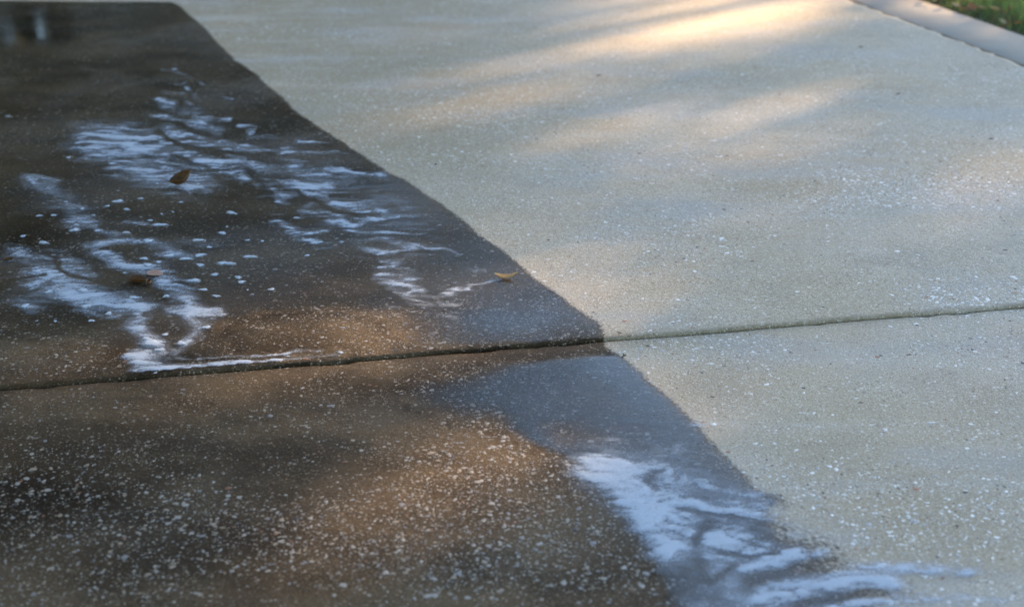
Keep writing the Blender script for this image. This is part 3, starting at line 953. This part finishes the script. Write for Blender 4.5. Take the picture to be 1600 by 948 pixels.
BLOBS = [(107, 247, 10, 4), (176, 257, 12, 4), (13, 182, 10, 5), (184, 315, 18, 7), (220, 311, 11, 4), (168, 323, 9, 4), (198, 328, 12, 6), (129, 327, 10, 4),
         (146, 337, 7, 3), (84, 337, 10, 4), (61, 338, 10, 4), (103, 316, 7, 4), (283, 317, 9, 3), (361, 333, 20, 7), (347, 365, 15, 5), (235, 345, 9, 4),
         (249, 352, 26, 7), (197, 364, 13, 6), (117, 360, 16, 6), (36, 370, 10, 4), (68, 380, 20, 7), (232, 377, 18, 5), (327, 387, 10, 4), (310, 377, 20, 4),
         (290, 405, 22, 6), (313, 399, 18, 6), (265, 400, 22, 5), (225, 405, 14, 5), (248, 410, 12, 5), (313, 415, 15, 5), (352, 412, 30, 8), (390, 402, 22, 7),
         (290, 404, 12, 5), (335, 430, 16, 5), (372, 434, 14, 5), (377, 441, 14, 5), (318, 453, 14, 5), (338, 463, 14, 5), (424, 453, 11, 4), (303, 440, 26, 5),
         (260, 464, 14, 4), (210, 466, 22, 5), (195, 427, 9, 4), (231, 415, 16, 4), (58, 425, 14, 4), (78, 426, 10, 4), (77, 457, 14, 4), (40, 479, 18, 5),
         (130, 455, 18, 5), (170, 491, 13, 4), (87, 503, 8, 3), (143, 502, 10, 4), (58, 502, 6, 3), (323, 512, 15, 5), (258, 523, 13, 5), (230, 530, 20, 5),
         (238, 537, 40, 9), (284, 537, 18, 6), (250, 546, 18, 8), (463, 341, 10, 4), (387, 376, 9, 4), (480, 400, 11, 4), (534, 379, 8, 3), (501, 379, 9, 3),
         (532, 551, 10, 5), (450, 557, 6, 4), (243, 583, 6, 4), (135, 480, 16, 4), (185, 299, 6, 3), (295, 296, 7, 3), (246, 288, 7, 3), (387, 454, 5, 2), (395, 461, 5, 2),
         (312, 244, 8, 4), (328, 254, 14, 5), (410, 378, 9, 3), (355, 355, 6, 3), (270, 332, 6, 3), (253, 335, 6, 3), (120, 352, 9, 4), (152, 361, 9, 4)]


def blob_mesh(seed):
    r = np.random.default_rng(seed)
    nr, na = 6, 18
    ph = r.uniform(0, 6.28, 4)
    V = [(0, 0, 1.0)]
    for i in range(1, nr + 1):
        f = i / nr
        for k in range(na):
            a = 2 * math.pi * k / na
            w = 1 + 0.20 * math.sin(2 * a + ph[0]) + 0.16 * math.sin(3 * a + ph[1]) + 0.09 * math.sin(5 * a + ph[2])
            rad = math.sin(f * math.pi / 2) ** 0.9 * 0.5 * w
            z = max(0.0, math.cos(f * math.pi / 2)) ** 0.7 * (1 + 0.07 * math.sin(4 * a + ph[3]) * f)
            V.append((rad * math.cos(a), rad * math.sin(a), z))
    F = []
    for k in range(na):
        F.append((0, 1 + k, 1 + (k + 1) % na, 1 + (k + 1) % na))
    bm = bmesh.new()
    bv = [bm.verts.new(v) for v in V]
    for k in range(na):
        bm.faces.new((bv[0], bv[1 + k], bv[1 + (k + 1) % na]))
    for i in range(nr - 1):
        for k in range(na):
            a, b = 1 + i * na + k, 1 + i * na + (k + 1) % na
            bm.faces.new((bv[a], bv[a + na], bv[b + na], bv[b]))
    bmesh.ops.recalc_face_normals(bm, faces=bm.faces)
    me = bm_mesh('foam_blob', bm, M_FOAM)
    at = me.attributes.new('foam', 'FLOAT', 'POINT')
    at.data.foreach_set('value', np.array([1.05] + [1.05 - 0.75 * (1 + j // na) / nr if (1 + j // na) > 2 else 1.0 for j in range(nr * na)], np.float32))
    return me


BLOB_LABEL = {(238, 537): 'longest white foam lump, above the bend of the foam by the joint', (361, 333): 'wide flat foam blob standing alone right of the curled brown leaf',
              (184, 315): 'large oval foam blob below and left of the curled brown leaf', (13, 182): 'lone foam blob on dark wet slab at the far left, near a bark scrap',
              (352, 412): 'longest of the foam blobs right of the pale leaf', (424, 453): 'lone foam blob farthest right of the left foam, above the warm damp patch',
              (532, 551): 'bright foam blob at the right end of the foam line along the joint', (243, 583): 'tiny foam blob on the joint edge under the foam bend',
              (450, 557): 'tiny foam blob on the thin foam line along the joint', (463, 341): 'foam blob beside the main foam slick in mid slab',
              (107, 247): 'foam blob left of the big milky foam patch', (176, 257): 'foam blob on the lower left rim of the milky foam patch',
              (387, 376): 'solitary foam blob right of a thin dark twig', (40, 479): 'foam blob inside a faint ring of suds at the far left',
              (323, 512): 'foam blob just above the damp bare patch near the joint', (318, 453): 'upper of two foam blobs right of the foam fork', (338, 463): 'lower of two foam blobs right of the foam fork'}
BLOB_ME = [blob_mesh(k) for k in range(7)]
for i, (x, y, w, h) in enumerate(BLOBS):
    p = P(x, y + h * 0.3, FAR_Z)
    sc = 1.02 * w / FPX * math.hypot(p.y, CAM_H)
    o = link('foam_blob', BLOB_ME[i % 7])
    o.location = (p.x, p.y, FAR_Z + 0.0024)
    o.rotation_euler = (0, 0, random.uniform(-0.5, 0.5) + random.choice((0, math.pi)))
    o.scale = (sc * random.uniform(0.92, 1.1), sc * random.uniform(0.65, 1.0) if w < 20 else sc * 0.55, min(0.005, sc * random.uniform(0.10, 0.19)))
    if w >= 20:
        o.rotation_euler = (0, 0, random.uniform(-0.3, 0.3))
    if (x, y) in BLOB_LABEL:
        tag(o, BLOB_LABEL[(x, y)], 'foam blob', 'foam blobs floating on the wet slab')
    else:
        tag(o, 'small white blob of soap foam floating on the wet upper slab', 'foam blob', 'foam blobs floating on the wet slab')


# ------------------------------------------------------------------ fallen leaves and bits
def leaf_blade(L, W, cup, bend, mat, twist=0.0, tip=1.0, nl=14, nw=8, ripple=0.06, seed=0):
    """leaf lying along +X from its stem end at 0; cup folds the halves up, bend lifts tip and stem end"""
    r = np.random.default_rng(seed)
    ph = r.uniform(0, 6.28, 3)
    V = []
    for i in range(nl + 1):
        u = i / nl
        hw = W * 0.5 * (math.sin(math.pi * min(1, u ** 0.85)) ** 0.75 if 0 < u < 1 else 0.02)
        lift = bend * (2 * u - 0.85) ** 2 * L
        for k in range(-nw, nw + 1):
            q = k / nw
            ang = cup * abs(q) + ripple * math.sin(u * 9 + ph[0] + (2 if k < 0 else 0)) * abs(q)
            rr = hw * abs(q)
            y = math.copysign(rr * math.cos(ang * 0.8), q) if k else 0.0
            z = rr * math.sin(ang) + lift
            tw = twist * (u - 0.4)
            V.append((u * L, y * math.cos(tw) - z * math.sin(tw) * 0.6, max(z * math.cos(tw) + y * math.sin(tw), 0) + 0.0006))
    me = mesh_np('blade', V, grid_faces(nl + 1, 2 * nw + 1)[:, ::-1], mat, True)
    return me


def tube_mesh(name, pts, radii, mat, sides=6):
    V, F = [], []
    n = len(pts)
    pts = [Vector(p) for p in pts]
    for i in range(n):
        d = (pts[min(i + 1, n - 1)] - pts[max(i - 1, 0)]).normalized()
        a = d.orthogonal().normalized() if abs(d.z) > 0.9 else Vector((0, 0, 1)).cross(d).normalized()
        b = d.cross(a)
        for k in range(sides):
            t = 2 * math.pi * k / sides
            V.append(tuple(pts[i] + (a * math.cos(t) + b * math.sin(t)) * radii[i]))
    for i in range(n - 1):
        for k in range(sides):
            F.append((i * sides + k, i * sides + (k + 1) % sides, (i + 1) * sides + (k + 1) % sides, (i + 1) * sides + k))
    return V, F


def tube(name, pts, radii, mat, parent=None, sides=6):
    V, F = tube_mesh(name, pts, radii, mat, sides)
    return link(name, mesh_np(name, V, F, mat, True), parent)


def thicken(o, t=0.0005):
    m = o.modifiers.new('thickness', 'SOLIDIFY')
    m.thickness = t
    m.offset = 0


def leaf(px, py, z, rz, L, W, cup, bend, mat, label, group=None, stem=True, twist=0.0, seed=0, tilt=(0, 0), stem_mat=None, lift=0.0):
    p = P(px, py, z)
    root = empty('fallen_leaf', (p.x, p.y, z + 0.0018 + lift), rz)
    tag(root, label, 'leaf', group)
    b = link('blade', leaf_blade(L, W, cup, bend, mat, twist, seed=seed), root)
    b.location = (-L * 0.5, 0, 0)
    b.rotation_euler = (tilt[0], tilt[1], 0)
    thicken(b)
    if stem:
        e = bend * 0.72 * L
        s = tube('stem', [(-L * 0.5 + 0.35 * L, 0, 0.0012), (-L * 0.5 + 0.15 * L, 0, e * 0.45 + 0.001), (-L * 0.5, 0, e + 0.001), (-L * 0.5 - 0.2 * L, 0.002, e * 1.2 + 0.003), (-L * 0.5 - 0.36 * L, 0.004, e * 1.2 + 0.006)],
                 [0.0005, 0.0007, 0.0009, 0.0009, 0.0011], stem_mat or M_TWIG, root)
        s.rotation_euler = (tilt[0], 0, 0)
    return root


leaf(287, 292, FAR_Z, 0.30, 0.062, 0.056, 0.95, 0.36, M_BROWN, 'curled brown leaf with raised edges and dark stem, on foam of the upper slab', twist=0.5, seed=1, tilt=(0.15, -0.28))
leaf(216, 442, FAR_Z, -0.35, 0.046, 0.034, 0.75, 0.12, M_DARKLEAF, 'wet dark brown leaf beside the foam, in front of a pale curled leaf', twist=-0.7, seed=2)
leaf(233, 446, FAR_Z, -1.35, 0.030, 0.020, 1.2, 0.25, M_DARKLEAF, 'small almost black curled leaf touching the wet brown leaf', twist=0.3, seed=3)
leaf(243, 432, FAR_Z, -0.55, 0.045, 0.032, -0.0, 0.02, M_PALE, 'pale pinkish leaf half buried in foam behind the brown leaf', stem=False, seed=4, lift=0.006)
leaf(791, 436, FAR_Z, -0.18, 0.055, 0.017, 0.9, 0.26, M_TAN, 'narrow tan leaf with upturned ends near the wet edge', stem=False, twist=0.35, seed=5)
leaf(14, 407, FAR_Z, 0.2, 0.026, 0.017, 0.5, 0.08, M_BROWN, 'small brown leaf scrap at the far left among foam', stem=False, seed=6)


def twig(px, py, z, rz, L, r, label, fork=True, mat=None):
    p = P(px, py, z)
    V, F = tube_mesh('twig', [(-L / 2, 0, r), (-L * 0.1, 0.0006, r * 2.2), (L * 0.2, -0.0006, r * 2.6), (L / 2, 0.001, r * 1.4)], [r * 0.6, r, r * 1.1, r * 0.4], None)
    if fork:
        V2, F2 = tube_mesh('twig', [(0, 0, r * 2.4), (L * 0.05, L * 0.16, r * 4.0), (L * 0.02, L * 0.30, r * 4.5)], [r, r * 0.9, r * 0.4], None)
        F = F + [tuple(i + len(V) for i in f) for f in F2]
        V = V + V2
    o = link('twig', mesh_np('twig', V, F, mat or M_TWIG, True))
    o.location = (p.x, p.y, z + 0.0005)
    o.rotation_euler = (0, 0, rz)
    o.scale = (0.75, 0.6, 0.6)
    if 'bark' in label:
        o.name = 'bark_scrap'
    tag(o, label, 'bark' if 'bark' in label else 'twig')
    return o


twig(975, 558, 0.0, 0.75, 0.022, 0.0022, 'forked black twig on the wet edge just below the joint')
twig(210, 316, FAR_Z, -0.4, 0.016, 0.0016, 'dark bit of bark between foam blobs below the curled leaf')
twig(43, 171, FAR_Z, 0.8, 0.026, 0.0030, 'black forked scrap of bark on the dark wet slab at upper left')
twig(380, 378, FAR_Z, 0.1, 0.015, 0.0014, 'thin dark twig beside a foam blob above the warm wet patch', False)
twig(318, 702, 0.0, 0.3, 0.012, 0.0020, 'stubby black twig on the damp brown lower slab at left', False)
twig(525, 866, 0.0, -0.5, 0.010, 0.0022, 'short thick dark twig on the damp lower slab near the bottom edge', False)
twig(681, 258, FAR_Z, 0.2, 0.009, 0.0022, 'tiny black twig bit on dry concrete just past the wet edge, halfway up', False)
twig(857, 376, FAR_Z, 0.5, 0.013, 0.0010, 'short fine twig on dry concrete just right of the wet edge', False)
twig(1345, 630, 0.0, 0.05, 0.016, 0.0011, 'flat dark splinter on the dry lower slab', False)
twig(1420, 555, 0.0, -0.1, 0.014, 0.0010, 'thin dark splinter among white chips below the joint at right', False)
twig(1403, 148, FAR_Z, 0.1, 0.020, 0.0022, 'small dark twig bit on dry concrete, a step below another near the edging strip', False)
twig(1548, 218, FAR_Z, 0.0, 0.022, 0.0016, 'dark splinter on the upper slab near the right side', False)
twig(936, 119, FAR_Z, 0.0, 0.020, 0.0020, 'dark twig bit on the upper slab just below the sunlit band', False)
twig(1345, 75, FAR_Z, 0.0, 0.024, 0.0022, 'dark twig bit farthest up the slab, right of the sunlit patch', False)
twig(1473, 905, 0.0, 0.4, 0.010, 0.0016, 'reddish brown twig bit beside the foam at the bottom right', False, M_ORANGE)

# ------------------------------------------------------------------ grass and leaves beside the strip
def make_grass():
    n = 20000
    k = rng.uniform(-1.2, 2.6, n)
    o = STRIP_W + 0.012 + rng.uniform(0, 1, n) ** 1.3 * 1.15
    X = E0.x + ED.x * k + PERP.x * o
    Y = E0.y + ED.y * k + PERP.y * o
    Z = -0.022 + 0.02 * sstep(0, 0.15, o - STRIP_W)
    clump = fbm(X * 9, Y * 9, 91, 3)
    H = (0.040 + 0.055 * rng.uniform(0, 1, n)) * (0.45 + 1.0 * clump) * (0.35 + 0.65 * sstep(0.0, 0.16, o - STRIP_W))
    H = H * np.where(rng.uniform(0, 1, n) < 0.03, 1.5, 1)
    a = rng.uniform(0, 2 * math.pi, n)
    lean = rng.uniform(0.1, 0.7, n) * H
    la = rng.uniform(0, 2 * math.pi, n)
    w = rng.uniform(0.0012, 0.0026, n)
    dx, dy = np.cos(a) * w, np.sin(a) * w
    lx, ly = np.cos(la) * lean, np.sin(la) * lean
    V = np.stack([np.stack([X - dx, Y - dy, Z - 0.01], -1), np.stack([X + dx, Y + dy, Z - 0.01], -1),
                  np.stack([X + dx * 0.8 + lx * 0.35, Y + dy * 0.8 + ly * 0.35, Z + H * 0.6], -1), np.stack([X - dx * 0.8 + lx * 0.35, Y - dy * 0.8 + ly * 0.35, Z + H * 0.6], -1),
                  np.stack([X + lx, Y + ly, Z + H], -1), np.stack([X + lx * 1.01 + dx * 0.1, Y + ly * 1.01 + dy * 0.1, Z + H * 0.99], -1)], 1)
    b = (np.arange(n) * 6)[:, None]
    F = np.stack([np.concatenate([b, b + 1, b + 2, b + 3], 1), np.concatenate([b + 3, b + 2, b + 5, b + 4], 1)], 1).reshape(-1, 4)
    dry = (rng.uniform(0, 1, n) < 0.35 * np.exp(-(o - STRIP_W) / 0.05) + 0.03).astype(int)
    me = mesh_np('grass', V.reshape(-1, 3), F, [M_GRASS, M_GRASSDRY], False, np.repeat(dry, 2))
    return tag(link('grass', me), 'green lawn grass at the top right beyond the edging strip', None, None, 'stuff')


make_grass()
for i, (x, y, c) in enumerate([(1446, 1, 0), (1452, 4, 0), (1470, 2, 1), (1486, 10, 0), (1492, 14, 1), (1506, 19, 0), (1517, 22, 0), (1568, 30, 0), (1566, 36, 1),
                               (1578, 22, 0), (1590, 43, 0), (1534, 20, 1), (1460, 8, 1), (1552, 24, 1)]):
    p = P(x, y + 3, -0.01)
    L = random.uniform(0.035, 0.055)
    root = empty('fallen_leaf', (p.x, p.y, 0.006 + random.uniform(0, 0.012)), random.uniform(0, 6.28))
    tag(root, 'dry orange brown leaf lying along the lawn edge' if c == 0 else 'pale tan dry leaf lying along the lawn edge', 'leaf', 'dry leaves along the lawn edge')
    b = link('blade', leaf_blade(L, L * 0.55, random.uniform(0.3, 0.9), random.uniform(0.05, 0.2), M_ORANGE if c == 0 else M_TAN, random.uniform(-.5, .5), seed=50 + i, nl=10, nw=5), root)
    b.location = (-L / 2, 0, 0)
    b.rotation_euler = (random.uniform(-0.7, 0.7), random.uniform(-0.5, 0.3), 0)
    thicken(b)

# ------------------------------------------------------------------ trees out of the frame: they shade the drive and stand mirrored in the water
# sun patches seen on the drive (photograph px): centre, radii, tilt, share of the sun that gets through the crown there
PATCH = [(1130, 24, 150, 50, -.14, 1.0), (1060, 55, 120, 26, -.14, .9), (1225, 28, 70, 30, 0, .7), (980, 78, 80, 12, -.14, .5), (880, 98, 190, 18, -.14, .55), (1010, 48, 60, 14, -.2, .45), (1330, 8, 60, 14, 0, .35),
         (590, 198, 100, 20, -.15, .40), (740, 165, 170, 22, -.15, .40), (1000, 207, 120, 18, -.14, .75), (1160, 176, 140, 24, -.12, .70), (1165, 244, 110, 20, -.12, .75), (700, 42, 90, 12, -.15, .14),
         (780, 300, 110, 13, -.12, .22), (820, 352, 70, 13, -.1, .40), (860, 400, 60, 13, 0, .25), (895, 440, 70, 16, 0, .30), (1230, 320, 120, 20, -.1, .30), (1560, 280, 80, 34, 0, .45),
         (470, 512, 130, 24, -.05, .6), (600, 522, 190, 56, -.1, 1.0), (610, 450, 80, 26, -.05, .5), (650, 500, 80, 26, 0, .5), (745, 735, 170, 70, -.12, 1.0), (830, 695, 100, 40, 0, .6), (540, 590, 110, 34, -.05, .35), (480, 780, 180, 40, -.1, .12),
         (1090, 608, 90, 22, -.1, .45), (1590, 620, 110, 50, 0, .45), (720, 455, 80, 10, 0, .2), (900, 560, 60, 16, 0, .14), (420, 225, 90, 14, 0, .18), (820, 130, 120, 14, -.1, .16), (1450, 2, 60, 10, 0, .7), (1590, 0, 150, 40, 0, 1.0)]


def light_share(px, py):
    v = 0 * px
    for cx, cy, rx, ry, tl, a in PATCH:
        dx, dy = px - cx, py - cy - (px - cx) * tl
        v = np.maximum(v, a * np.exp(-((dx / rx) ** 2 + (dy / ry) ** 2) * 0.62))
    return v


def leaf_cloud(C, size):
    """one slightly folded leaf of four corners per centre"""
    n = len(C)
    u = rng.normal(size=(n, 3)); u /= np.linalg.norm(u, axis=1)[:, None]
    w = rng.normal(size=(n, 3)); w -= (w * u).sum(1)[:, None] * u; w /= np.linalg.norm(w, axis=1)[:, None]
    L = (size * rng.uniform(0.7, 1.3, n))[:, None]
    V = np.stack([C - u * L * 0.5, C + w * L * 0.3, C + u * L * 0.5, C - w * L * 0.3], 1)
    F = np.arange(n * 4).reshape(n, 4)
    return V.reshape(-1, 3), F


def tree(loc, trunk_h, blobs, n, size, label, name='tree', cull=None):
    """blobs: crown lumps (x, y, z, radius) relative to the foot"""
    root = empty(name, loc)
    tag(root, label, 'tree')
    V, F = [], []
    def add(pts, rad, sides=9):
        v, f = tube_mesh('trunk', pts, rad, None, sides)
        F.extend(tuple(i + len(V) for i in q) for q in f)
        V.extend(v)
    r0 = 0.03 * trunk_h + 0.1
    add([(0, 0, -0.1), (0.03, 0.02, 0.25), (0.08, -0.04, trunk_h * 0.5), (0.02, 0.05, trunk_h), (0.1, 0, trunk_h * 1.5)], [r0 * 1.5, r0 * 1.1, r0 * 0.9, r0 * 0.75, r0 * 0.3])
    for x, y, z, r in blobs:
        add([(0.04, 0.0, trunk_h * 0.85), (x * 0.35, y * 0.35, trunk_h * 0.85 + (z - trunk_h * 0.85) * 0.5), (x * 0.8, y * 0.8, z - 0.15 * r), (x * 1.05, y * 1.05, z + r * 0.4)], [r0 * 0.5, r0 * 0.35, r0 * 0.2, 0.02], 6)
    link('trunk', mesh_np('trunk', V, F, M_BARK, True), root)
    vol = np.array([b[3] ** 2 for b in blobs])
    which = rng.choice(len(blobs), n, p=vol / vol.sum())
    B = np.array(blobs)[which]
    d = rng.normal(size=(n, 3)); d /= np.linalg.norm(d, axis=1)[:, None]
    rr = rng.uniform(0, 1, n) ** 0.45
    Cn = B[:, :3] + d * (B[:, 3] * rr)[:, None] * np.array([1, 1, 0.85])
    # small-scale clumping
    g = fbm(Cn[:, 0] * 1.6 + Cn[:, 2], Cn[:, 1] * 1.6 - Cn[:, 2] * 0.7, 111, 3)
    Cn = Cn[(g > 0.36) & (Cn[:, 2] > 0.1)]
    if cull is not None:
        Cn = Cn[cull(Cn + np.array(loc))]
    v, f = leaf_cloud(Cn, size)
    link('crown', mesh_np('crown', v, f, M_TREE), root)
    return root


S = np.array(SUND)


def sun_window(Cw):
    """a leaf stays where its shadow is wanted on the drive and thins out where the photograph shows sun patches"""
    k = Cw[:, 2] / S[2]
    gx, gy = Cw[:, 0] - S[0] * k, Cw[:, 1] - S[1] * k
    ok = gy > 0.6
    px, py = pixel(gx, np.where(ok, gy, 0.6))
    T = np.where(ok, light_share(px, py), 0.0)
    T = np.clip(T * 1.0, 0.015, 0.995)
    tau = -np.log(T) / -math.log(0.015)
    inside = ok & (px > -500) & (px < 2100) & (py > -260) & (py < 1500)
    p = np.where(inside, tau, 0.10)
    return rng.uniform(0, 1, len(Cw)) < p


# the big shade tree, on the sun's side
TD = 28.0
tx, ty = math.sin(SUN_AZ) * TD - 2.2, math.cos(SUN_AZ) * TD + 2.2
oak_blobs = []
for a in np.linspace(-6.5, 6.5, 8):
    for zz in (6.8, 8.1, 9.4):
        q = random.uniform(-1.5, 1.5)
        oak_blobs.append((a * math.cos(SUN_AZ) + q * math.sin(SUN_AZ), -a * math.sin(SUN_AZ) + q * math.cos(SUN_AZ), zz + random.uniform(-.3, .3), random.uniform(1.5, 2.0)))
tree((tx, ty, -0.07), 4.6, oak_blobs, 420000, 0.09, 'broad spreading oak that shades the driveway, outside the picture', 'oak_tree', sun_window)


def sky_gap(Cw):
    """narrow gaps low in the crowns through which the bright sky shows, mirrored in the calm water"""
    keep = np.ones(len(Cw), bool)
    for gx, gy, r in ((11, 58, 0.055), (14, 64, 0.05), (61, 46, 0.06), (62, 52, 0.05), (108, 58, 0.03), (22, 26, 0.02)):
        g = P(gx, gy, FAR_Z)
        d = Vector((g.x, g.y, CAM_H)).normalized()
        q = Cw - np.array((g.x, g.y, FAR_Z))
        t = q @ np.array(d)
        off = np.linalg.norm(q - t[:, None] * np.array(d), axis=1)
        keep &= (off > r + 0.002 * t) | (t < 0)
    return keep


def bushy(x, y, h, r, n, label, size=0.16):
    bl = [(random.uniform(-.45, .45) * r, random.uniform(-.45, .45) * r, h * f, r * g) for f, g in ((0.2, .75), (0.35, .95), (0.5, 1.0), (0.62, .95), (0.78, .8), (0.9, .55), (0.3, .8), (0.55, .9))]
    return tree((x, y, -0.07), h * 0.25, bl, n, size, label, 'evergreen_tree', sky_gap)


bushy(-5.8, 9.6, 10.5, 2.4, 18000, 'dense evergreen tree mirrored in the water at the upper left')
bushy(-9.5, 14.5, 9.0, 4.2, 26000, 'tall dense tree far ahead on the left, mirrored dark in the wet slab', 0.22)
bushy(-5.2, 16.0, 8.5, 4.2, 26000, 'tall dense tree ahead on the left between two others', 0.22)
bushy(-1.0, 18.5, 5.2, 3.2, 22000, 'lower dense tree straight ahead past the driveway', 0.22)
bushy(-3.9, 5.2, 7.5, 1.7, 14000, 'dense unseen evergreen added left of the driveway to block skylight')  # invented tree, placed to cut skylight on the left
bushy(-2.9, 2.2, 7.5, 1.65, 14000, 'rounded unseen evergreen added close to the left of the driveway to block skylight')  # invented tree, set close in so the left falls darker
bushy(-2.7, -0.8, 7.5, 1.7, 14000, 'unseen evergreen added at left nearest the camera to block skylight')  # invented tree, screens skylight from the near left
bushy(-3.4, -4.6, 9.0, 2.6, 20000, 'large unseen evergreen added behind the camera on the left to block skylight')  # invented tree, hides the sky behind and left of the camera
tree((-4.6, 0.6, -0.07), 3.0, [(2.3, 0.5, 3.9, 1.25), (2.3, 2.0, 4.0, 1.25), (2.1, -1.2, 3.9, 1.25), (3.1, 1.3, 4.7, 1.1), (1.2, 1.0, 4.9, 1.4), (2.6, 3.6, 4.3, 1.2), (0.0, -1.6, 4.6, 1.5), (0.2, 2.6, 4.8, 1.5)],
     30000, 0.14, 'unseen leaning tree added to darken the left side of the driveway with its crown', 'oak_tree')  # invented tree, crown lumps hung over the left to darken it
print('chips', NC)
